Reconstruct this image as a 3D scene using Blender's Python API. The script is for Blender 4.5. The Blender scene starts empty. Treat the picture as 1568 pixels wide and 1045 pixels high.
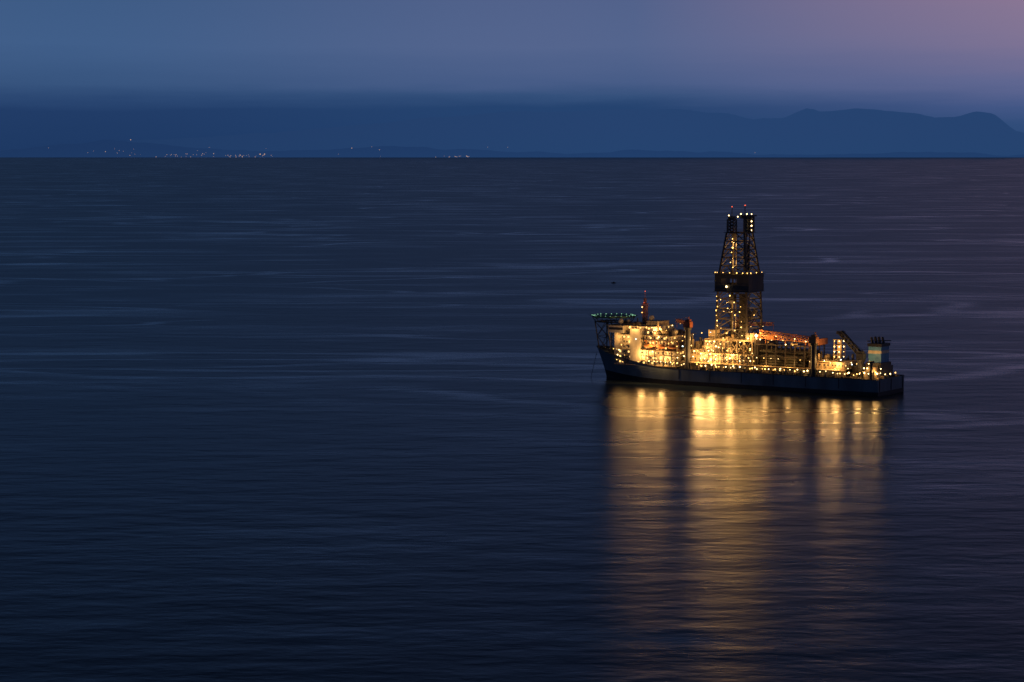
import bpy, bmesh, math, random
from mathutils import Vector, Matrix
random.seed(7)
scene = bpy.context.scene
scene.view_settings.view_transform = 'Standard'
scene.view_settings.look = 'None'
scene.view_settings.exposure = 0
scene.view_settings.gamma = 1

def lin(c):
    out = []
    for v in c:
        v = v/255.0
        out.append(v/12.92 if v <= 0.04045 else ((v+0.055)/1.055)**2.4)
    return (out[0], out[1], out[2], 1.0)

# ---------------------------------------------------------------- world
world = bpy.data.worlds.new("World"); scene.world = world
world.use_nodes = True
nt = world.node_tree; nt.nodes.clear()
def N(t, nt_=None, **kw):
    n = (nt_ or nt).nodes.new(t)
    for k, v in kw.items(): setattr(n, k, v)
    return n
def L(a, b, nt_=None): (nt_ or nt).links.new(a, b)
def math_node(op, a, b=None, c=None, nt_=None, clamp=False):
    n = N('ShaderNodeMath', nt_, operation=op); n.use_clamp = clamp
    for i, v in enumerate((a, b, c)):
        if v is None: continue
        if isinstance(v, (int, float)): n.inputs[i].default_value = v
        else: L(v, n.inputs[i], nt_)
    return n.outputs[0]
def maprange(v, a, b, c=0.0, d=1.0, smooth=False, nt_=None):
    n = N('ShaderNodeMapRange', nt_)
    n.interpolation_type = 'SMOOTHSTEP' if smooth else 'LINEAR'
    L(v, n.inputs['Value'], nt_)
    n.inputs['From Min'].default_value = a; n.inputs['From Max'].default_value = b
    n.inputs['To Min'].default_value = c; n.inputs['To Max'].default_value = d
    return n.outputs['Result']
def ramp(fac, stops, nt_=None, interp='LINEAR'):
    n = N('ShaderNodeValToRGB', nt_); cr = n.color_ramp; cr.interpolation = interp
    while len(cr.elements) < len(stops): cr.elements.new(0.5)
    for e, (p, c) in zip(cr.elements, stops):
        e.position = p; e.color = c
    L(fac, n.inputs['Fac'], nt_)
    return n.outputs['Color']
def mixc(f, a, b, nt_=None, blend='MIX'):
    n = N('ShaderNodeMix', nt_, data_type='RGBA', blend_type=blend)
    if isinstance(f, (int, float)): n.inputs[0].default_value = f
    else: L(f, n.inputs[0], nt_)
    for s, v in ((n.inputs[6], a), (n.inputs[7], b)):
        if isinstance(v, (tuple, list)): s.default_value = v
        else: L(v, s, nt_)
    return n.outputs[2]

tc = N('ShaderNodeTexCoord')
nrm = N('ShaderNodeVectorMath', operation='NORMALIZE'); L(tc.outputs['Generated'], nrm.inputs[0])
sep = N('ShaderNodeSeparateXYZ'); L(nrm.outputs[0], sep.inputs[0])
X, Y, Z = sep.outputs
h = math_node('SQRT', math_node('ADD', math_node('MULTIPLY', X, X), math_node('ADD', math_node('MULTIPLY', Y, Y), 1e-6)))
nx = math_node('DIVIDE', X, h)
cv = N('ShaderNodeCombineXYZ')
L(math_node('MULTIPLY', nx, 12.0), cv.inputs[0]); L(math_node('MULTIPLY', Z, 150.0), cv.inputs[1]); L(Y, cv.inputs[2])
cn = N('ShaderNodeTexNoise'); cn.inputs['Scale'].default_value = 1.0; cn.inputs['Detail'].default_value = 6.0
cn.inputs['Roughness'].default_value = 0.55
L(cv.outputs[0], cn.inputs['Vector'])
zc = math_node('ADD', Z, math_node('MULTIPLY', math_node('SUBTRACT', cn.outputs['Fac'], 0.5), 0.008))
t = maprange(zc, 0.0, 0.07)
left = ramp(t, [(0.0, lin((30,57,99))), (0.22, lin((33,60,103))), (0.28, lin((41,69,112))), (0.37, lin((55,84,126))),
                (0.6, lin((64,94,137))), (1.0, lin((61,90,132)))])
cent = ramp(t, [(0.0, lin((34,65,110))), (0.24, lin((37,67,111))), (0.31, lin((52,80,123))), (0.38, lin((71,92,135))),
                (0.6, lin((84,101,142))), (1.0, lin((81,97,138)))])
right = ramp(t, [(0.0, lin((38,69,112))), (0.13, lin((50,78,123))), (0.25, lin((70,89,136))), (0.38, lin((98,104,146))),
                (0.65, lin((131,117,149))), (1.0, lin((148,122,148)))])
f1 = maprange(nx, -0.19, 0.03, smooth=True)
f2 = maprange(nx, 0.05, 0.22, smooth=False)
col = mixc(f2, mixc(f1, left, cent), right)
zen = mixc(maprange(nx, -0.3, 0.9, smooth=True), lin((18,30,53)), lin((24,34,55)))
mid = mixc(maprange(nx, -0.2, 0.25, smooth=True), lin((46,69,106)), lin((58,71,106)))
col = mixc(maprange(Z, 0.064, 0.12, smooth=True), col, mid)
col = mixc(maprange(Z, 0.10, 0.34, smooth=True), col, zen)
sky = N('ShaderNodeTexSky', sky_type='NISHITA'); sky.sun_disc = False
sky.sun_elevation = math.radians(-4.0); sky.sun_rotation = math.radians(75)
bg1 = N('ShaderNodeBackground'); L(col, bg1.inputs[0]); bg1.inputs[1].default_value = 1.0
bg2 = N('ShaderNodeBackground'); L(sky.outputs[0], bg2.inputs[0]); bg2.inputs[1].default_value = 0.01
add = N('ShaderNodeAddShader'); L(bg1.outputs[0], add.inputs[0]); L(bg2.outputs[0], add.inputs[1])
wo = N('ShaderNodeOutputWorld'); L(add.outputs[0], wo.inputs[0])

# faint afterglow from the right
sd = bpy.data.lights.new("sun", 'SUN'); sd.energy = 0.002; sd.angle = math.radians(25); sd.color = (1.0, 0.75, 0.75)
so = bpy.data.objects.new("sun", sd); scene.collection.objects.link(so)
so.rotation_euler = (math.radians(80), 0, math.radians(75))

# ---------------------------------------------------------------- materials
def paint(name, c, rough=0.5, var=0.25, scale=0.35, metallic=0.0):
    m = bpy.data.materials.new(name); m.use_nodes = True
    t_ = m.node_tree; b = t_.nodes['Principled BSDF']
    tc_ = N('ShaderNodeTexCoord', t_)
    mp = N('ShaderNodeMapping', t_); mp.inputs['Scale'].default_value = (1, 1, 0.3)
    L(tc_.outputs['Object'], mp.inputs[0], t_)
    n = N('ShaderNodeTexNoise', t_); n.inputs['Scale'].default_value = scale; n.inputs['Detail'].default_value = 6
    L(mp.outputs[0], n.inputs['Vector'], t_)
    d = tuple(x*(1-var) for x in c[:3])+(1,)
    u = tuple(min(1, x*(1+var)) for x in c[:3])+(1,)
    L(ramp(n.outputs['Fac'], [(0.35, d), (0.65, u)], t_), b.inputs['Base Color'], t_)
    b.inputs['Roughness'].default_value = rough; b.inputs['Metallic'].default_value = metallic
    return m
def emis(name, c, s, sample=True):
    m = bpy.data.materials.new(name); m.use_nodes = True
    b = m.node_tree.nodes['Principled BSDF']
    b.inputs['Base Color'].default_value = (0.3, 0.3, 0.3, 1)
    b.inputs['Emission Color'].default_value = tuple(c)+(1,)
    b.inputs['Emission Strength'].default_value = s
    if not sample:
        try: m.cycles.emission_sampling = 'NONE'
        except Exception: pass
    return m
M = dict(
 hull=paint('hull_paint', (0.13, 0.17, 0.21), 0.55, 0.35, 0.08),
 boot=paint('boot_top_paint', (0.012, 0.012, 0.015), 0.6),
 deck=paint('deck_paint', (0.08, 0.09, 0.075), 0.7),
 white=paint('white_paint', (0.60, 0.53, 0.42), 0.5, 0.2),
 cream=paint('cream_steel', (0.38, 0.29, 0.18), 0.55, 0.5, 0.6),
 dark=paint('dark_steel', (0.03, 0.03, 0.035), 0.5),
 lattice=paint('derrick_steel', (0.06, 0.048, 0.036), 0.5),
 grey=paint('grey_steel', (0.08, 0.065, 0.05), 0.5, 0.4, 0.7),
 orange=paint('orange_paint', (0.50, 0.19, 0.06), 0.45),
 red=paint('red_paint', (0.30, 0.09, 0.045), 0.5),
 green=paint('green_paint', (0.07, 0.17, 0.10), 0.6),
 riser=paint('riser_paint', (0.045, 0.042, 0.032), 0.6),
 blue=paint('blue_paint', (0.10, 0.30, 0.55), 0.5, 0.12),
 warm=emis('warm_lamp', (1.0, 0.52, 0.12), 6.0),
 pale=emis('pale_lamp', (1.0, 0.68, 0.27), 8.5),
 cool=emis('cool_lamp', (0.75, 0.95, 1.0), 6.0),
 window=emis('lit_window', (1.0, 0.58, 0.16), 2.4, False),
 grn=emis('green_lamp', (0.45, 1.0, 0.6), 1.6, False),
 redl=emis('red_lamp', (1.0, 0.12, 0.04), 2.5, False),
)

# ---------------------------------------------------------------- ship
A = math.radians(33.4)
ship = bpy.data.objects.new("drillship", None); scene.collection.objects.link(ship)
ship.location = (67, 1701, 0); ship.rotation_euler = (0, 0, -A)

class Part:
    all = []
    def __init__(s, name, mat, parent=ship, bevel=0.0):
        s.name, s.mat, s.parent, s.bm = name, mat, parent, bmesh.new(); Part.all.append(s)
    def box(s, x0, x1, y0, y1, z0, z1):
        vs = [s.bm.verts.new((x, y, z)) for z in (z0, z1) for x, y in ((x0, y0), (x1, y0), (x1, y1), (x0, y1))]
        for f in ((3,2,1,0), (4,5,6,7), (0,1,5,4), (1,2,6,5), (2,3,7,6), (3,0,4,7)):
            s.bm.faces.new([vs[i] for i in f])
    def tube(s, p, q, r, n=6, r2=None):
        p, q = Vector(p), Vector(q); d = (q-p).normalized()
        a = d.orthogonal().normalized(); b = d.cross(a)
        r2 = r if r2 is None else r2
        R1 = [s.bm.verts.new(p + (a*math.cos(2*math.pi*i/n) + b*math.sin(2*math.pi*i/n))*r) for i in range(n)]
        R2 = [s.bm.verts.new(q + (a*math.cos(2*math.pi*i/n) + b*math.sin(2*math.pi*i/n))*r2) for i in range(n)]
        for i in range(n): s.bm.faces.new((R1[i], R1[(i+1)%n], R2[(i+1)%n], R2[i]))
        s.bm.faces.new(R1[::-1]); s.bm.faces.new(R2)
    def ball(s, p, r, sub=1, sc=(1,1,1)):
        bmesh.ops.create_icosphere(s.bm, subdivisions=sub, radius=r, matrix=Matrix.Translation(p) @ Matrix.Diagonal((*sc, 1)))
    def octa(s, p, r):
        p = Vector(p); v = [s.bm.verts.new(p+Vector(d)*r) for d in ((1,0,0),(0,1,0),(-1,0,0),(0,-1,0),(0,0,1),(0,0,-1))]
        for i in range(4):
            s.bm.faces.new((v[i], v[(i+1)%4], v[4])); s.bm.faces.new((v[(i+1)%4], v[i], v[5]))
    def truss(s, p, q, w, n, r=0.22):
        p, q = Vector(p), Vector(q); d = (q-p).normalized()
        a = d.cross(Vector((0,0,1)));  a = a.normalized() if a.length > 1e-3 else Vector((1,0,0))
        b = d.cross(a).normalized()
        cs = [(a+b)*w/2, (a-b)*w/2, (-a-b)*w/2, (b-a)*w/2]
        for c in cs: s.tube(p+c, q+c, r*1.3, 4)
        for i in range(n):
            t0, t1 = p.lerp(q, i/n), p.lerp(q, (i+1)/n)
            for k in range(4):
                s.tube(t0+cs[k], t1+cs[(k+1)%4], r, 4)
                s.tube(t0+cs[k], t0+cs[(k+1)%4], r, 4)
    def finish(s):
        bmesh.ops.recalc_face_normals(s.bm, faces=s.bm.faces)
        me = bpy.data.meshes.new(s.name); s.bm.to_mesh(me); s.bm.free()
        me.materials.append(s.mat); o = bpy.data.objects.new(s.name, me)
        scene.collection.objects.link(o)
        if s.parent: o.parent = s.parent
        return o

warm = Part('warm_lamps', M['warm']); pale = Part('pale_lamps', M['pale']); cool = Part('cool_lamps', M['cool'])
grnl = Part('helideck_lamps', M['grn']); redl = Part('mast_lamps', M['redl'])
win = Part('lit_windows', M['window']); dwin = Part('dark_windows', M['dark'])
def lamp(p, r=0.33, kind=None):
    (kind or (warm if random.random() < 0.5 else pale)).octa(p, r*random.uniform(0.6, 1.4))
flood_n = 0
def flood(p, w, c=(1.0, 0.53, 0.155), r=0.3):
    global flood_n
    flood_n += 1
    d = bpy.data.lights.new("floodlight_%d" % flood_n, 'POINT'); d.energy = w; d.color = c; d.shadow_soft_size = r
    o = bpy.data.objects.new("floodlight_%d" % flood_n, d); scene.collection.objects.link(o)
    o.parent = ship; o.location = p

def interp(x, pts):
    if x <= pts[0][0]: return pts[0][1]
    for (a, b), (c, d) in zip(pts, pts[1:]):
        if x <= c:
            k = (x-a)/(c-a); return b+(d-b)*k
    return pts[-1][1]
SHEER = [(-8, 22), (0, 20.8), (12, 18.8), (26, 16.2), (40, 13.4), (52, 11.7), (64, 11.0), (218, 11.0)]
HBD = [(0, 0.6), (3, 5), (8, 10), (16, 15.5), (26, 19), (38, 20.7), (50, 21), (218, 21)]
HBW = [(0, 0.4), (6, 3.5), (14, 8), (26, 14), (40, 18.5), (56, 20.7), (68, 21), (205, 21), (218, 20)]
hull = Part('hull', M['hull']); boot = Part('hull_boot_top', M['boot'])
stations = [0, 1.5, 3, 5, 8, 12, 16, 21, 26, 32, 38, 44, 52, 60, 70, 90, 120, 150, 180, 205, 218, 226]
def hull_pt(dist, k, side):
    kk = max(0, k)
    sx = -8*kk**1.3
    frac = dist/226.0
    x = sx + frac*(218-sx)
    zd = interp(x, SHEER)
    z = zd*k
    hb = interp(dist*0.97, HBW)*(1-kk**1.4) + interp(dist, HBD)*(kk**1.4)
    return (x, side*hb, z)
def loft(part, levels):
    for side in (-1, 1):
        g = [[part.bm.verts.new(hull_pt(d, k, side)) for k in levels] for d in stations]
        for i in range(len(stations)-1):
            for j in range(len(levels)-1):
                part.bm.faces.new((g[i][j], g[i+1][j], g[i+1][j+1], g[i][j+1]))
    for d in (stations[0], stations[-1]):
        a = [part.bm.verts.new(hull_pt(d, k, -1)) for k in levels]; b = [part.bm.verts.new(hull_pt(d, k, 1)) for k in levels]
        for j in range(len(levels)-1): part.bm.faces.new((a[j], b[j], b[j+1], a[j+1]))
loft(hull, [0.26, 0.38, 0.5, 0.65, 0.8, 0.9, 1.0])
loft(boot, [-0.4, -0.15, 0.0, 0.1, 0.26])
deck = Part('main_deck', M['deck'])
gl = [[deck.bm.verts.new(hull_pt(d, 0.94, s)) for s in (-1, 1)] for d in stations]
for i in range(len(gl)-1): deck.bm.faces.new((gl[i][0], gl[i+1][0], gl[i+1][1], gl[i][1]))
trim = Part('hull_trim', M['dark'])
for side in (-1, 1):
    for i in range(len(stations)-1):
        trim.tube(hull_pt(stations[i], 1.0, side), hull_pt(stations[i+1], 1.0, side), 0.28, 4)
for x in range(70, 214, 24): trim.box(x, x+0.5, -21.2, -20.9, 4, 10.8)
for y in (-18, 0, 18): trim.box(218.0, 218.4, y-0.4, y+0.4, 3, 10.5)
trim.tube((-7.5, -1.5, 17), (-10, -6, -2), 0.16, 5)
DZ = 10.4

# ---- helideck
heli = Part('helideck', M['green']); hl = Part('helideck_support', M['grey'])
hc = Vector((6, -1, 43)); R = 16.5
def octv(r, z, off=math.pi/8): return [hc+Vector((r*math.cos(off+i*math.pi/4), r*math.sin(off+i*math.pi/4), z)) for i in range(8)]
b0 = [heli.bm.verts.new(p) for p in octv(R-1.2, 0)]; b1 = [heli.bm.verts.new(p) for p in octv(R-1.2, 0.9)]
heli.bm.faces.new(b0[::-1]); heli.bm.faces.new(b1)
for i in range(8): heli.bm.faces.new((b0[i], b0[(i+1)%8], b1[(i+1)%8], b1[i]))
o1 = octv(R+0.6, 1.2); i1 = octv(R-1.2, 0.6)
for i in range(8):
    heli.tube(o1[i], o1[(i+1)%8], 0.22, 4)
    for k in range(5):
        heli.tube(i1[i].lerp(i1[(i+1)%8], k/5), o1[i].lerp(o1[(i+1)%8], k/5), 0.14, 4)
    for k in range(3):
        p = b1[i].co.lerp(b1[(i+1)%8].co, k/3) + Vector((0,0,0.35)); grnl.octa(p, 0.28)
lo = octv(R-3.5, -3.2)
for i in range(8):
    hl.tube(lo[i], lo[(i+1)%8], 0.28, 4); hl.tube(lo[i], octv(R-1.5, 0)[i], 0.25, 4)
    hl.tube(lo[i], lo[(i+3)%8], 0.22, 4); hl.tube(lo[i], octv(R-1.5, 0)[(i+1)%8], 0.2, 4)
legs = [((-3, -5, 19), (-5, -8, 40)), ((-3, 5, 19), (-5, 8, 40)), ((10, -10, 17), (8, -13, 40)), ((10, 10, 17), (8, 11, 40)),
        ((17, -6, 17), (17, -8, 40)), ((4, 0, 18), (4, 0, 40))]
for a, b in legs: hl.tube(a, b, 0.42, 6)
for (a, b), (c, d) in ((legs[0], legs[2]), (legs[1], legs[3]), (legs[0], legs[1]), (legs[2], legs[4])):
    a, b, c, d = map(Vector, (a, b, c, d))
    for k0, k1 in ((0, 0.5), (0.5, 1)):
        hl.tube(a.lerp(b, k0), c.lerp(d, k1), 0.22, 4); hl.tube(c.lerp(d, k0), a.lerp(b, k1), 0.22, 4)
    hl.tube(a.lerp(b, 0.5), c.lerp(d, 0.5), 0.25, 4)

# ---- accommodation
acc = Part('accommodation_block', M['white']); bal = Part('accommodation_decks', M['cream']); rail = Part('railings', M['grey'])
def storeyed(x0, x1, y0, y1, z0, z1, st=3.4, ov=1.2, lit=0.7, lampstep=5.5, part=None, lampz=True):
    (part or acc).box(x0, x1, y0, y1, z0, z1)
    n = max(1, round((z1-z0)/st)); st = (z1-z0)/n
    for i in range(n+1):
        z = z0+i*st
        bal.box(x0-ov, x1+ov, y0-ov, y1+ov, z-0.12+0.003*i, z+0.14)
        rail.tube((x0-ov, y0-ov, z+1.2), (x1+ov, y0-ov, z+1.2), 0.07, 4)
        rail.tube((x1+ov, y0-ov, z+1.2), (x1+ov, y1+ov, z+1.2), 0.07, 4)
    for i in range(n):
        zc_ = z0+(i+0.5)*st
        x = x0+1.4
        while x < x1-1:
            (win if random.random() < lit*0.6 else dwin).box(x, x+1.2, y0-0.06, y0+0.05, zc_-0.55, zc_+0.6)
            x += random.choice((2.2, 2.6, 3.4))
        y = y0+1.4
        while y < y1-1:
            (win if random.random() < lit*0.5 else dwin).box(x1-0.05, x1+0.06, y, y+1.0, zc_-0.4, zc_+0.5)
            (win if random.random() < lit*0.5 else dwin).box(x0-0.06, x0+0.05, y, y+1.0, zc_-0.4, zc_+0.5)
            y += 2.8
        if lampz:
            x = x0+random.uniform(0, 2)
            while x < x1:
                if random.random() < 0.7: lamp((x, y0-ov+0.35, z0+(i+1)*st-0.6), 0.36)
                x += lampstep*random.uniform(0.5, 1.7)
            y = y0
            while y < y1:
                if random.random() < 0.6: lamp((x1+ov-0.3, y, z0+(i+1)*st-0.6), 0.3)
                y += lampstep*1.4
storeyed(20, 66, -18.5, 18.5, 12, 22.5, ov=1.9)
storeyed(22, 60, -16.5, 16.5, 22.5, 32.5, ov=1.9)
storeyed(20, 46, -14.5, 14.5, 32.5, 38.5, lampstep=6)
acc.box(31, 39, -20.6, -14, 14.5, 37)
acc.box(13, 25, -19.5, 19.5, 33.6, 38.4)
acc.box(14, 21, -13, 13, 17, 33.6)
dwin.box(12.94, 13.1, -19, 19, 35.6, 37.3); dwin.box(13.5, 24.5, -19.56, -19.4, 35.6, 37.3)
bal.box(11.5, 26.5, -20.5, 20.5, 38.45, 38.8)
bal.box(38, 48, -10, 4, 38.7, 42.0)
clut = Part('deck_equipment', M['cream']); clutd = Part('deck_machinery', M['grey'])
def clutter(x0, x1, y0, y1, z, n, s=(1, 3), hgt=(0.8, 3)):
    for _ in range(n):
        x, y = random.uniform(x0, x1), random.uniform(y0, y1)
        a, b, c = random.uniform(*s), random.uniform(*s), random.uniform(*hgt)
        P = random.choice((clut, clutd, clutd))
        k = random.random()
        if k < 0.55: P.box(x-a/2, x+a/2, y-b/2, y+b/2, z, z+c)
        elif k < 0.8: P.tube((x, y, z), (x, y, z+c*1.3), a/3, 8)
        else: P.tube((x-a, y, z+0.6), (x+a, y, z+0.6), 0.5, 8)
# dark ladders, ducts and stair frames in front of the lit walls
fr = Part('deck_framework', M['dark'])
for x in (27, 43.5, 50.5, 57, 63.5):
    fr.box(x, x+0.5, -20.6, -20.1, 12, 22.3)
    fr.tube((x+0.5, -20.4, 12.5), (x+4, -20.4, 15.6), 0.22, 4); fr.tube((x+4, -20.4, 15.9), (x+0.5, -20.4, 19.0), 0.22, 4)
for x in (40.5, 47, 53.5, 59.5): fr.box(x, x+0.45, -18.6, -18.2, 22.8, 32.3)
for i in range(13):
    x = 84+i*3.3; fr.box(x, x+0.45, -17.4, -17.0, 16, 22.4)
    if i % 2: fr.tube((x, -17.2, 16.2), (x+3.3, -17.2, 22.2), 0.2, 4)
for i in range(7):
    x = 86+i*3.3; fr.box(x, x+0.4, -15.0, -14.7, 22.8, 31)
    if i % 2: fr.tube((x, -14.85, 23), (x+3.3, -14.85, 30.8), 0.2, 4)
clutter(24, 58, -14, 12, 32.7, 30); clutter(48, 60, -15, 12, 32.7, 14, hgt=(1.5, 4.5)); clutter(16, 36, -12, 10, 38.9, 16, hgt=(1, 3))
clutter(60, 66, -16, 14, 22.7, 14, hgt=(1.5, 6))
dome = Part('radomes', M['white'])
for p, r in (((19, -13, 41.3), 2.0), ((50, -9, 37.5), 2.1), ((40, -6, 44), 1.9), ((26, 8, 41.5), 1.6), ((60, -8, 35.2), 1.7), ((20, -4, 41.0), 1.2)):
    dome.ball(p, r, 3); dome.tube((p[0], p[1], p[2]-3.2), (p[0], p[1], p[2]-1), 0.5, 8)
mast = Part('signal_mast', M['orange'])
mast.truss((31, 0, 38.8), (31, 0, 53), 2.4, 7, 0.2); mast.truss((31, 0, 53), (31, 0, 57), 1.2, 3, 0.16)
mast.tube((31, 0, 57), (31, 0, 61.5), 0.18, 5)
for z, w in ((46, 4), (50, 3.2), (53, 4.2)): mast.box(31-w/2, 31+w/2, -w/2, w/2, z, z+0.3)
mast.tube((31-3.5, 0, 51.5), (34.5, 0, 51.5), 0.22, 4)
redl.octa((31, 0, 61.8), 0.35); redl.octa((31, -1.5, 54), 0.3)
for z in (47, 50.8): lamp((29.5, -1.6, z), 0.28)
lb = Part('lifeboats', M['orange']); dav = Part('davits', M['orange'])
for x in (46, 55.5, 64.5):
    lb.ball((x, -20.3, 25.5), 1.5, 3, (2.5, 0.95, 0.9)); lb.ball((x+0.6, -20.3, 26.5), 1.0, 2, (1.8, 0.8, 0.7))
    for dx in (-3.2, 3.2):
        dav.tube((x+dx, -17, 22.7), (x+dx, -18, 29), 0.3, 5); dav.tube((x+dx, -18, 29), (x+dx, -21, 29.4), 0.3, 5)
        dav.tube((x+dx*0.8, -20.6, 29.3), (x+dx*0.8, -20.4, 26.5), 0.1, 4)
clutter(-2, 12, -6, 6, 17.8, 14, (1, 2.2), (0.8, 2))
for x, y in ((3, -6), (9, -10), (12, -11), (16, -13)): lamp((x, y, 21.5), 0.3); rail.tube((x, y, 17), (x, y, 21.5), 0.1, 4)

# ---- pedestal cranes
def crane(nm, x, y, z0, z1, tip, mat_col, mat_boom, r=1.9, bw=2.0, n=12, br=0.2):
    c = Part(nm+'_pedestal', mat_col); b = Part(nm+'_boom', mat_boom)
    c.tube((x, y, z0), (x, y, z1-4), r, 14); c.tube((x, y, z1-4), (x, y, z1-2.6), r*1.35, 14, r2=r*1.5)
    b.box(x-2.6, x+2.6, y-2.2, y+2.2, z1-2.5, z1+1.5); b.box(x-1.2, x+1.8, y-1.6, y+1.6, z1+1.5, z1+3)
    d = (Vector(tip)-Vector((x, y, z1))).normalized()
    b.truss(Vector((x, y, z1+0.3))+d*2.4, tip, bw, n, br)
    apex = Vector((x, y, z1+5)) - d*1.5; b.tube((x-1, y-1, z1+1.5), apex, 0.25, 5); b.tube((x+1, y+1, z1+1.5), apex, 0.25, 5)
    b.tube(apex, tip, 0.1, 4); b.tube(tip, Vector(tip)-Vector((0, 0, 5)), 0.1, 4)
    if nm != 'aft_crane':
        for k in (0.35, 0.7): lamp(Vector((x, y, z1)).lerp(Vector(tip), k)-Vector((0, 0, 1.6)), 0.28)
    return b
crane('forward_crane', 76, -19.2, DZ, 42, (60, -6, 43), M['dark'], M['red'], n=8)
crane('midship_crane', 171, -19.2, DZ, 35.5, (128, -13, 38.5), M['dark'], M['orange'])
ab = crane('aft_crane', 199, -6, DZ, 25, (184, -6, 40), M['dark'], M['dark'], 2.0, 2.6, 6, 0.34)
ab.box(181.5, 187, -7.2, -4.8, 38.6, 40.6)
crane('starboard_crane', 95, 19, DZ, 40, (125, 12, 42), M['dark'], M['red'])

# ---- port gallery along main deck
gal = Part('side_gallery', M['cream'])
gal.box(66, 192, -14.2, -13.8, DZ, 15.4); gal.box(66, 192, -20.6, -13.8, 15.45, 15.85)
gal.box(66, 192, 13.8, 14.2, DZ, 15.4); gal.box(66, 192, 13.8, 20.6, 15.45, 15.85)
x = 67
while x < 192:
    gal.box(x-0.25, x+0.25, -20.4, -19.9, DZ, 15.4)
    x += 6
x = 44.0
while x < 205:
    if not (74 < x < 79 or 168 < x < 174):
        z = random.uniform(13.6, 14.8) if x < 192 else 12.5+random.uniform(0, 3)
        if x < 66: lamp((x, -20.75, 15.2), 0.34)
        else: lamp((x, -18.4, z), 0.5)
        if 66 < x < 192 and random.random() < 0.6: lamp((x+1.5, -14.6, 13.2), 0.4)
    x += random.uniform(2.0, 5.6)
for x in range(70, 192, 3):
    if random.random() < 0.5: clutd.box(x, x+random.uniform(0.8, 2), -17.5, -15.5, DZ, DZ+random.uniform(1, 3))
rail.tube((66, -20.9, 12.2), (217, -20.9, 12.2), 0.08, 4); rail.tube((66, -20.6, 17.0), (192, -20.6, 17.0), 0.08, 4)

# ---- midship substructure
storeyed(70, 84, -13.5, 13.5, 15.9, 24, part=gal, lit=0.2, lampstep=4.6)
storeyed(84, 124, -16, 16, 15.9, 22.5, part=gal, lit=0.15, lampstep=4.6)
storeyed(86, 106, -13.5, 13.5, 22.5, 31, part=gal, lit=0.1, lampstep=4.6)
drf = Part('drill_floor', M['cream'])
drf.box(86, 124, -14, 14, 31.2, 32.2)
for x in (106, 111, 116, 122.5):
    for y in (-13.5, -4.5, 4.5, 13.5): drf.box(x-0.5, x+0.5, y-0.5, y+0.5, 22.8, 31.1)
for x0 in (106, 111, 116):
    drf.tube((x0, -13.5, 22.8), (x0+5.5, -13.5, 31), 0.3, 5); drf.tube((x0+5.5, -13.5, 22.8), (x0, -13.5, 31), 0.3, 5)
clutter(107, 122, -12, 12, 22.7, 30, (1, 3.5), (1, 6)); clutter(88, 122, -13, 13, 32.3, 34, (1, 3.5), (1, 5))
clutter(72, 83, -12, 12, 24.3, 22, (1, 3.5), (1.5, 7))
drf.box(88, 93, -12, -5, 32.3, 38); drf.box(117, 122, -12.5, -6, 32.3, 37)
for _ in range(36):
    x = random.uniform(72, 124); z = random.uniform(17, 36) if x > 84 else random.uniform(17, 27)
    lamp((x, -17.5-random.uniform(0.2, 1.5) if z < 22 else -13.8-random.uniform(1.2, 2.5), z), 0.4)
for i in range(9):
    x = 87+i*4.1
    clutd.tube((x, -14.4, 16), (x, -14.4, 31), 0.22, 5)
    clutd.tube((x, -14.4, random.uniform(24, 30)), (x+4, -14.4, random.uniform(24, 30)), 0.18, 5)

# ---- derrick
der = Part('derrick', M['lattice']); derb = Part('derrick_windwall', M['dark'])
cx, cy = 105.0, 0.0
def sq(z, wx, wy): return [Vector((cx+sx*wx/2, cy+sy*wy/2, z)) for sx, sy in ((-1,-1),(1,-1),(1,1),(-1,1))]
def lattice(z0, z1, w0, w1, n, r):
    for i in range(n):
        k0, k1 = i/n, (i+1)/n
        W = lambda k: (w0[0]+(w1[0]-w0[0])*k, w0[1]+(w1[1]-w0[1])*k)
        a = sq(z0+(z1-z0)*k0, *W(k0)); b = sq(z0+(z1-z0)*k1, *W(k1))
        for j in range(4):
            jj = (j+1) % 4
            der.tube(a[j], b[j], r*1.9, 6)
            ma, mb = (a[j]+a[jj])/2, (b[j]+b[jj])/2
            der.tube(b[j], b[jj], r*1.1, 4)
            der.tube(a[j], mb, r*0.9, 4); der.tube(a[jj], mb, r*0.9, 4)
            mm = (a[j]+b[j])/2; m2 = (a[jj]+b[jj])/2
            der.tube(mm, (a[j]+mb)/2, r*0.7, 4); der.tube(m2, (a[jj]+mb)/2, r*0.7, 4)
lattice(32, 66, (24, 22), (22, 20), 5, 0.42)
lattice(76, 104, (21, 19), (13.5, 12), 5, 0.40)
z0, z1, w, d = 64.5, 76.0, 26, 22.0
derb.box(cx-w/2, cx+w/2, d/2-0.4, d/2, 64.5, 69.3); derb.box(cx-w/2, cx+w/2, d/2-0.4, d/2, 73.4, 76)
derb.box(cx-w/2, cx-w/2+0.4, -d/2+0.4, d/2-0.4, z0, z1)
derb.box(cx+w/2-0.4, cx+w/2, -d/2+0.4, d/2-0.4, z0, z1)
ox0, ox1, oz0, oz1 = cx-8, cx+4, 69.5, 73.2
derb.box(cx-w/2, ox0, -d/2, -d/2+0.4, z0, z1); derb.box(ox1, cx+w/2, -d/2, -d/2+0.4, z0, z1)
derb.box(ox0, ox1, -d/2, -d/2+0.4, z0, oz0); derb.box(ox0, ox1, -d/2, -d/2+0.4, oz1, z1)
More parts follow.
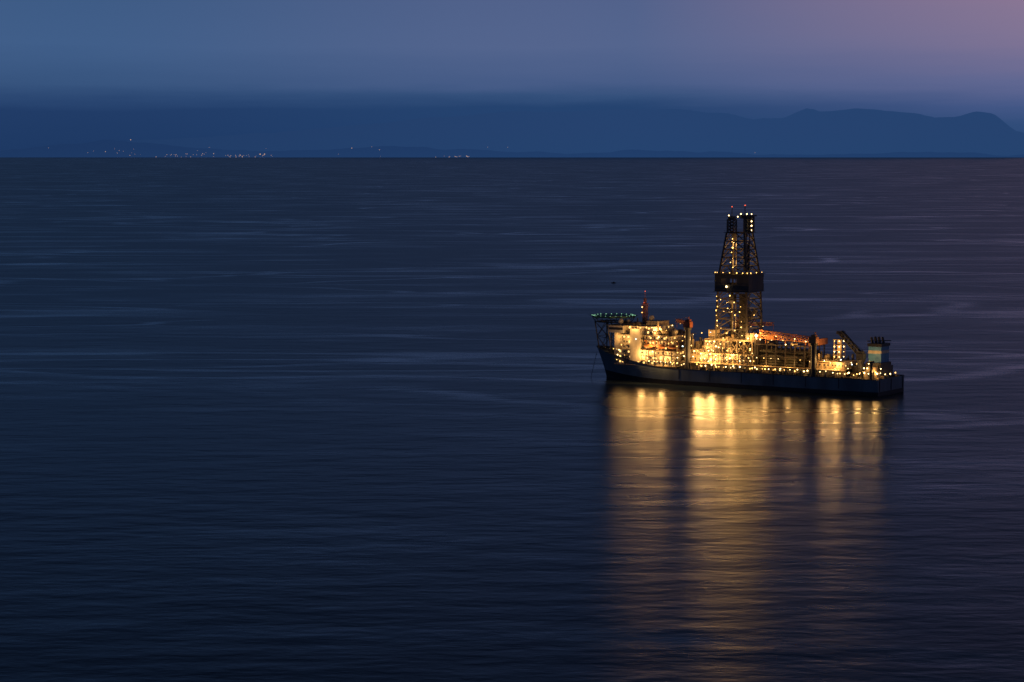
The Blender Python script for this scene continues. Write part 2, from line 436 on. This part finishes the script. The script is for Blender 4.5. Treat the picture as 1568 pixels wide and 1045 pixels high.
for z, ww in ((64.1, 27), (76.2, 27.5), (104.2, 17), (50, 25)):
    derb.box(cx-ww/2, cx+ww/2, -ww*0.44, -ww*0.44+1.6, z, z+0.35); derb.box(cx-ww/2, cx+ww/2, ww*0.44-1.6, ww*0.44, z, z+0.35)
    derb.box(cx-ww/2, cx-ww/2+1.6, -ww*0.44+1.6, ww*0.44-1.6, z, z+0.35); derb.box(cx+ww/2-1.6, cx+ww/2, -ww*0.44+1.6, ww*0.44-1.6, z, z+0.35)
    for s in (-1, 1): rail.tube((cx-ww/2, s*ww*0.44, z+1.5), (cx+ww/2, s*ww*0.44, z+1.5), 0.09, 4)
for dx in (-5, 5):
    der.tube((cx+dx, 0, 32), (cx+dx, 0, 104), 0.6, 6); der.tube((cx+dx+2, 1, 32), (cx+dx+2, 1, 104), 0.4, 5)
for i in range(12):
    der.tube((cx+2.5+(i % 6)*0.95, -4+(i//6)*1.0, 32), (cx+2.5+(i % 6)*0.95, -4+(i//6)*1.0, 63), 0.36, 4)
derb.box(cx-7, cx-3.2, -2, 2, 56, 62); derb.box(cx+3, cx+8.2, -2, 2, 44, 51); derb.box(cx+4, cx+6.5, -2, 2, 78, 96)
der.truss((cx-6, 0, 104.4), (cx-6, 0, 113), 4.6, 4, 0.36); derb.box(cx-9, cx-3, -2.8, 2.8, 108.2, 108.6)
derb.box(cx-8, cx-4, -2, 2, 112.6, 115.2); der.tube((cx-6, 0, 115.2), (cx-6, 0, 121.5), 0.3, 5)
derb.tube((cx+5.5, 0, 104.4), (cx+5.5, 0, 113.6), 2.6, 10); der.truss((cx+8.6, 0, 104.4), (cx+8.6, 0, 115), 3.0, 5, 0.36)
derb.box(cx+1.5, cx+11, -3.8, 3.8, 115.2, 116.2); derb.box(cx+2, cx+9, -3, 3, 113.7, 115.2)
der.tube((cx+4, 0, 116), (cx+4, 0, 122.5), 0.3, 5)
redl.octa((cx-6, 0, 121.5), 0.5); redl.octa((cx+4, 0, 122.6), 0.5)
for z in (106, 109, 112, 116.9): lamp((cx+10.6, -3, z), 0.5, pale)
for dx in (3, 7.5): lamp((cx+dx, -4, 116.9), 0.45, pale)
for dx in (-7,): lamp((cx+dx, -2.6, 115.7), 0.4)
lamp((cx+0.6, -4, 115), 0.36)
for z in (81, 84, 87, 91, 94, 98, 100): lamp((cx-2.5+random.uniform(-1.5, 1), -6, z), 0.52, warm)
for z in (82, 93, 103):
    kk = (z-76)/28
    for s in (-1, 1): lamp((cx+s*(10.6-3.6*kk), -(9.5-3.3*kk), z), 0.28, warm)
for dx in (-12, -10.5, -6, -1, 4.5, 9, 12.5): lamp((cx+dx, -12.2, 77.3), 0.34, warm)
for i in range(3): lamp((cx+13, -8+i*8, 77.2), 0.3, warm)
lamp((cx-3.5, -11.8, 67.8), 1.1, pale)
for z in (41, 44.5, 48, 51.5, 54, 58, 61): lamp((cx-11.2+random.uniform(-.4, .8), -11.4, z), 0.46, warm)
for _ in range(12):
    z = random.uniform(36, 62); lamp((cx+random.uniform(-9, 10), -10.8, z), 0.4, warm)
for i in range(4): lamp((cx-11+i*6, -12.4, 51), 0.34, warm)
der.truss((cx+12, -6, 46), (cx+18, -9, 53), 1.4, 5, 0.18); lamp((cx+16, -8.5, 49), 0.4)

# ---- riser / pipe deck
rack = Part('pipe_rack', M['grey']); pipes = Part('riser_pipes', M['riser'])
for x in (127, 134, 141, 148, 155, 162):
    for y in (-15, -7.5, 0, 7.5, 15): rack.box(x-0.35, x+0.35, y-0.35, y+0.35, 15.9, 29)
    rack.box(x-0.3, x+0.3, -15.3, 15.3, 29.05, 29.7)
for y in (-15, 15): rack.box(126, 163, y-0.3, y+0.3, 29.75, 30.3); rack.box(126, 163, y-0.28, y+0.28, 22, 22.5)
for lyr in range(5):
    for i in range(12):
        y = -12.6+i*2.2+(lyr % 2)*1.1
        pipes.tube((128, y, 17+lyr*2.0), (161+random.uniform(-2, 1), y, 17+lyr*2.0), 0.95, 8)
rack.box(124.6, 126, -15, 15, 16, 34)
clutter(125, 163, -13, 13, 30.3, 10, (1, 3), (0.6, 2))
for i in range(7): lamp((127+i*5.4, -15.8, random.choice((21, 28.4, 30.8))), 0.34)
catw = Part('catwalk_gantry', M['orange'])
catw.truss((124, -9, 35), (168, -9, 33.5), 2.2, 14, 0.24); catw.box(164, 168, -13, 8, 30.5, 34.6); catw.box(132, 137, -11, -7, 33, 36)
for x in (130, 145, 160): catw.tube((x, -9, 30.3), (x, -9, 33), 0.4, 6)
for i in range(5): lamp((127+i*8.5, -10.8, 33), 0.38)
lamp((124.5, -12, 35.5), 1.2, pale); lamp((125.5, -14, 33.5), 0.9, pale); lamp((166, -13.5, 33.2), 0.7)

# ---- aft part
storeyed(164, 190, -12, 12, 15.9, 20.5, part=gal, lit=0.2, lampstep=6)
tow = Part('lift_tower', M['cream'])
for (a, b) in ((178, -3), (183, -3), (183, 3), (178, 3)): tow.tube((a, b, 20.7), (a, b, 34.5), 0.3, 5)
for z in (24, 27.4, 30.8, 34.5):
    tow.box(177.5, 183.5, -3.4, 3.4, z, z+0.3)
    for xx in (178.5, 182): lamp((xx, -3.6, z-0.8), 0.46)
    lamp((183.6, 0, z-0.8), 0.4)
tow.box(179.4, 181.6, -1.2, 1.2, 20.7, 34)
clutter(166, 189, -11, 11, 20.7, 22, (1, 3.2), (1, 4.5))
aft = Part('aft_deckhouse', M['grey']); fun = Part('funnel_casing', M['blue']); fband = Part('funnel_band', M['white']); fex = Part('exhaust_pipes', M['dark'])
aft.box(192, 212, -4, 16, DZ, 18); aft.box(201, 212, -3, 13, 18, 20.5)
fun.box(202, 211, -1, 11.5, 20.5, 31); fband.box(201.95, 211.05, -1.05, 11.55, 26.4, 28.4)
fex.box(201.4, 211.6, -1.6, 12.1, 31, 33)
for i in range(6): fex.tube((204+(i % 3)*2.6, 1+(i//3)*6, 33), (203+(i % 3)*2.6, 1+(i//3)*6, 37), 0.85, 8)
fex.tube((201, -1, 34.4), (212, 12, 34.4), 0.35, 5)
stern_h = Part('stern_winch_house', M['cream']); stern_h.box(206, 214, -17, -8, DZ, 15.5); stern_h.box(205.4, 214.6, -17.6, -7.4, 15.55, 15.85)
stern_h.box(207, 213, -15, -10, 15.9, 18.6)
post = Part('stern_fairlead_post', M['dark']); post.tube((212.5, -19.3, DZ), (212.5, -19.3, 21.5), 1.1, 10); post.box(210.5, 214.3, -20.6, -18, 21.6, 23)
clutter(192, 216, -19, 19, DZ, 46, (1, 3), (0.8, 3.2))
for x, y, z in ((204, -17.9, 14.8), (207, -17.9, 15), (210, -17.9, 14.6), (214.9, -15, 14.6), (214.9, -10, 14.6), (208, -15.3, 17.8),
                (216, -5, 13.5), (216, 3, 13.2), (216, 11, 13.4), (196, -18, 14.5), (199, -12, 13.4), (194, -15, 17), (202, -7.5, 17),
                (213, -5.5, 17), (206, -9, 20.5)): lamp((x, y, z), 0.48)
for x, y, z in ((188, -13.4, 22.3), (193, -7, 19), (176, -13.5, 21.2), (36, -21, 30), (91, -14.5, 36.5), (69, -14, 26)): lamp((x, y, z), 0.36, cool)
for x, y in ((207, -18.5), (216, -14)): rail.tube((x, y, DZ), (x, y, 16), 0.12, 4)

# ---- floodlights on the decks
for p, w in (((28, -22, 29), 1900), ((42, -23.5, 20), 5200), ((50, -24, 27), 3800), ((58, -23.5, 18), 4600), ((35, -24, 38), 2400), ((48, -12, 36), 2200), ((18, -17, 30), 1000),
             ((85, -21, 20), 8000), ((89, -20, 27), 8000), ((96, -21.5, 19), 9000), ((100, -18, 35), 5500), ((109, -20, 22), 8000), ((118, -17, 34), 4200),
             ((80, -12, 31), 3200), ((104, -4, 42), 4200), ((100, -5, 54), 3400), ((103, -3, 84), 3000), ((103, -2, 96), 2200),
             ((126.5, -16, 36), 6500), ((140, -17, 34), 1800), ((158, -17, 33), 2200), ((152, -19, 18), 1500), ((135, -19, 18), 2200),
             ((177, -15, 22), 4200), ((185, -15, 19), 3600), ((182, -7, 30), 1900), ((203, -19, 17), 3000), ((215, -17, 16), 1800), ((206, -8, 26), 900)):
    flood(p, w*1.15)
for P in Part.all: P.finish()
Part.all = []

# ---------------------------------------------------------------- small boat
boat = bpy.data.objects.new("fishing_boat", None); scene.collection.objects.link(boat)
boat.location = (122, 2900, 0); boat.rotation_euler = (0, 0, 0.2); boat.scale = (0.5, 0.5, 0.5)
bh = Part('boat_hull', M['dark'], boat)
pr = [(-6, 0.2), (-5, 1.3), (-2, 1.9), (3, 1.9), (5.5, 1.5)]
for s in (-1, 1):
    g = [[bh.bm.verts.new((x, s*w*k, z)) for k, z in ((0.5, -0.4), (1, 1.4))] for x, w in pr]
    for i in range(len(g)-1): bh.bm.faces.new((g[i][0], g[i+1][0], g[i+1][1], g[i][1]))
bh.box(-4, 5.4, -1.3, 1.3, 0.2, 1.0); bc = Part('boat_cabin', M['grey'], boat); bc.box(-1.5, 2.5, -1.2, 1.2, 1.0, 3.0); bc.tube((0.5, 0, 3), (0.5, 0, 5.5), 0.08, 4)
for P in Part.all: P.finish()
Part.all = []

# ---------------------------------------------------------------- sea
m = bpy.data.materials.new('sea_water'); m.use_nodes = True
t_ = m.node_tree; t_.nodes.clear()
tc_ = N('ShaderNodeTexCoord', t_)
def noise(scale, detail=3, rough=0.5, loc=(0,0,0), dist=0.0, rotz=0.0):
    mp = N('ShaderNodeMapping', t_); mp.inputs['Scale'].default_value = scale; mp.inputs['Location'].default_value = loc
    mp.inputs['Rotation'].default_value = (0, 0, rotz)
    L(tc_.outputs['Object'], mp.inputs[0], t_)
    n = N('ShaderNodeTexNoise', t_); n.inputs['Scale'].default_value = 1.0; n.inputs['Detail'].default_value = detail
    n.inputs['Roughness'].default_value = rough; n.inputs['Distortion'].default_value = dist
    L(mp.outputs[0], n.inputs['Vector'], t_); return n.outputs['Fac']
def M2(op, a, b_=None, c=None): return math_node(op, a, b_, c, nt_=t_)
def band(n, c, w): return maprange(M2('ABSOLUTE', M2('SUBTRACT', n, c)), 0.0, w, 1.0, 0.0, True, nt_=t_)
mask1 = maprange(noise((1/700, 1/500, 1), 2, loc=(3, 1, 0)), 0.38, 0.62, smooth=True, nt_=t_)
mask2 = maprange(noise((1/500, 1/700, 1), 2, loc=(9, 5, 0)), 0.38, 0.62, smooth=True, nt_=t_)
l1 = M2('MULTIPLY', band(noise((1/1000, 1/380, 1), 2, 0.4, dist=0.3), 0.5, 0.013), mask1)
l2 = M2('MULTIPLY', band(noise((1/800, 1/300, 1), 3, 0.4, loc=(5, 7, 0), dist=0.3), 0.47, 0.015), mask2)
l3 = M2('MULTIPLY', band(noise((1/1500, 1/380, 1), 3, 0.45, loc=(1, 2, 0), dist=0.3), 0.52, 0.011), mask1)
soft = maprange(noise((1/380, 1/110, 1), 4, 0.58, loc=(2, 4, 0), dist=0.2), 0.46, 0.74, smooth=True, nt_=t_)
brk = maprange(noise((1/70, 1/25, 1), 3, 0.6), 0.3, 0.6, 0.4, 1.0, nt_=t_)
slick = M2('MINIMUM', M2('MULTIPLY', M2('ADD', M2('ADD', M2('MULTIPLY', M2('MAXIMUM', l1, l3), 0.85), M2('MULTIPLY', l2, 0.7)), M2('MULTIPLY', soft, 0.6)), brk), 1.0)
w1 = noise((1/9, 1/5, 1), 3, 0.55, rotz=0.2); w2 = noise((1/45, 1/24, 1), 2, 0.5, rotz=-0.15); w3 = noise((1/2.6, 1/1.5, 1), 2, 0.5)
hgt_ = M2('ADD', M2('ADD', M2('MULTIPLY', w1, 0.34), M2('MULTIPLY', w2, 1.5)), M2('MULTIPLY', w3, 0.08))
bp = N('ShaderNodeBump', t_); L(hgt_, bp.inputs['Height'], t_); bp.inputs['Distance'].default_value = 1.0
L(maprange(slick, 0, 1, 0.6, 0.35, nt_=t_), bp.inputs['Strength'], t_)
# body of the water + wind-roughened surface (Beckmann slopes = sea-state statistics)
df = N('ShaderNodeBsdfDiffuse', t_); L(mixc(slick, (0.006, 0.011, 0.022, 1), (0.03, 0.045, 0.065, 1), t_), df.inputs['Color'], t_)
gs = N('ShaderNodeBsdfAnisotropic', t_); gs.distribution = 'BECKMANN'
gs.inputs['Color'].default_value = (1, 1, 1, 1)
L(maprange(slick, 0, 1, 0.30, 0.18, nt_=t_), gs.inputs['Roughness'], t_)
L(bp.outputs[0], gs.inputs['Normal'], t_)
fn = N('ShaderNodeFresnel', t_); fn.inputs['IOR'].default_value = 1.33; L(bp.outputs[0], fn.inputs['Normal'], t_)
# wave shadowing lowers the reflectance of a rough sea at grazing angles
fac = M2('MINIMUM', M2('MULTIPLY', fn.outputs[0], 0.75), maprange(slick, 0, 1, 0.36, 0.58, nt_=t_))
mx = N('ShaderNodeMixShader', t_); L(fac, mx.inputs[0], t_); L(df.outputs[0], mx.inputs[1], t_); L(gs.outputs[0], mx.inputs[2], t_)
om = N('ShaderNodeOutputMaterial', t_); L(mx.outputs[0], om.inputs[0], t_)
bm = bmesh.new(); bmesh.ops.create_circle(bm, cap_ends=True, segments=256, radius=62000)
me = bpy.data.meshes.new('sea'); bm.to_mesh(me); bm.free(); me.materials.append(m)
sea = bpy.data.objects.new('sea', me); scene.collection.objects.link(sea)

# ---------------------------------------------------------------- distant islands (aerial haze by height)
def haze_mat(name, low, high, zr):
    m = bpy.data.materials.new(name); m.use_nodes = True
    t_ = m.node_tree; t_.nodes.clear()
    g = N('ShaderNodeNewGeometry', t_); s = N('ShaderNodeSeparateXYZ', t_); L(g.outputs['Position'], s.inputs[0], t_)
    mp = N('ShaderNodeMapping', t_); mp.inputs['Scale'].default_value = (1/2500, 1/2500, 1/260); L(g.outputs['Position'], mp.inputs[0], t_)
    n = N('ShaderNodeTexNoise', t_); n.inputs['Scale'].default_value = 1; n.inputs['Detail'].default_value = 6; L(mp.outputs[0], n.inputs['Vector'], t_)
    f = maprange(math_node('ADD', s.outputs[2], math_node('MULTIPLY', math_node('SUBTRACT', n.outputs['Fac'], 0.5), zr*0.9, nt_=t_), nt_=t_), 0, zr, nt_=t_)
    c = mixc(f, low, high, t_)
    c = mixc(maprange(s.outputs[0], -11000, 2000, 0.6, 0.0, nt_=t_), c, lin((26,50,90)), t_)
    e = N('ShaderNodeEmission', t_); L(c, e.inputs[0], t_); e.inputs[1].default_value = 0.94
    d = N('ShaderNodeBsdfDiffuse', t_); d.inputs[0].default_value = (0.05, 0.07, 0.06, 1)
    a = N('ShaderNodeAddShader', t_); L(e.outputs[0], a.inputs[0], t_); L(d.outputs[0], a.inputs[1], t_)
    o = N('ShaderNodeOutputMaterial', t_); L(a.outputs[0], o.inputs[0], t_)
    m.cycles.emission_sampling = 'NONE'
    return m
def fbm(x, seed, octs=5):
    v, a, f = 0, 1, 1
    for i in range(octs):
        k = x*f+seed*13.7+i*5.1; i0 = math.floor(k); fr = k-i0; fr = fr*fr*(3-2*fr)
        r = lambda q: random.Random(q*7919+seed*31+i).random()-0.5
        v += a*(r(i0)*(1-fr)+r(i0+1)*fr); a *= 0.5; f *= 2.1
    return v
def island(name, prof, yshore, depth, amp, mat, seed):
    xs0, xs1 = prof[0][0], prof[-1][0]; nxs, nys = 420, 14
    bm = bmesh.new(); g = []
    for i in range(nxs+1):
        x = xs0+(xs1-xs0)*i/nxs
        H_ = max(5, interp(x, prof) + amp*fbm(x/900, seed))
        row = []
        for j in range(nys+1):
            k = j/nys
            z = H_*math.sin(math.pi/2*k)**0.9*(1+0.15*fbm(x/700+k*3, seed+5)*math.sin(math.pi*k)) if j else -3
            row.append(bm.verts.new((x, yshore+depth*k, z)))
        row.append(bm.verts.new((x, yshore+depth*1.6, -3)))
        g.append(row)
    for i in range(nxs):
        for j in range(nys+1): bm.faces.new((g[i][j], g[i+1][j], g[i+1][j+1], g[i][j+1]))
    for f in bm.faces: f.smooth = True
    me = bpy.data.meshes.new(name); bm.to_mesh(me); bm.free(); me.materials.append(mat)
    o = bpy.data.objects.new(name, me); scene.collection.objects.link(o)
far = [(-16000, 60), (-10500, 110), (-9000, 200), (-7800, 300), (-6500, 370), (-5000, 460), (-3300, 610), (-1500, 780), (0, 900), (1800, 950), (3200, 930),
       (4400, 860), (4800, 780), (5450, 760), (5750, 890), (5950, 970), (6200, 905), (6850, 935), (7600, 910), (8100, 890), (8500, 805),
       (9000, 840), (9350, 910), (9600, 860), (9760, 690), (9980, 520), (10500, 450), (11500, 380), (16000, 250)]
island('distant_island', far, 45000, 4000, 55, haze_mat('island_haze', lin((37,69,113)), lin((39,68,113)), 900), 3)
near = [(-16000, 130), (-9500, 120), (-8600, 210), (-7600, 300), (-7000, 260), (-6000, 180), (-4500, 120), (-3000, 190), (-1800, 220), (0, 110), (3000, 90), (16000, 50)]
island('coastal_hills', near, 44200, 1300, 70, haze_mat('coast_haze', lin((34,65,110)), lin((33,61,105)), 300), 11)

vl = Part('village_lights', emis('village_lamp', (1.0, 0.62, 0.38), 0.7, False), None)
def vlight(x, z, r): vl.octa((x, 43900, z), r)
for _ in range(30):
    x = random.gauss(-6100, 650); vlight(x, abs(random.gauss(20, 45))+8, random.uniform(3, 8))
for _ in range(20): vlight(random.gauss(-4700, 300), random.uniform(8, 45), random.uniform(4, 8))
for _ in range(16): vlight(random.gauss(-950, 180), random.uniform(8, 30), random.uniform(4, 8))
for _ in range(18): vlight(random.uniform(-8500, 0), random.uniform(10, 200), random.uniform(3, 5.5))
for x, z, r in ((-6900, 320, 10), (-2900, 170, 9), (-4560, 60, 13), (-4480, 62, 11), (-2400, 140, 7), (-5400, 70, 9), (4400, 90, 5)): vlight(x, z, r)
for P in Part.all: P.finish()

# ---------------------------------------------------------------- camera
cam = bpy.data.cameras.new("camera"); co = bpy.data.objects.new("camera", cam); scene.collection.objects.link(co)
cam.lens = 85; cam.sensor_width = 36; cam.clip_start = 1; cam.clip_end = 200000
co.location = (0, 0, 161)
co.rotation_euler = (math.radians(90-4.55), 0, 0)
scene.camera = co
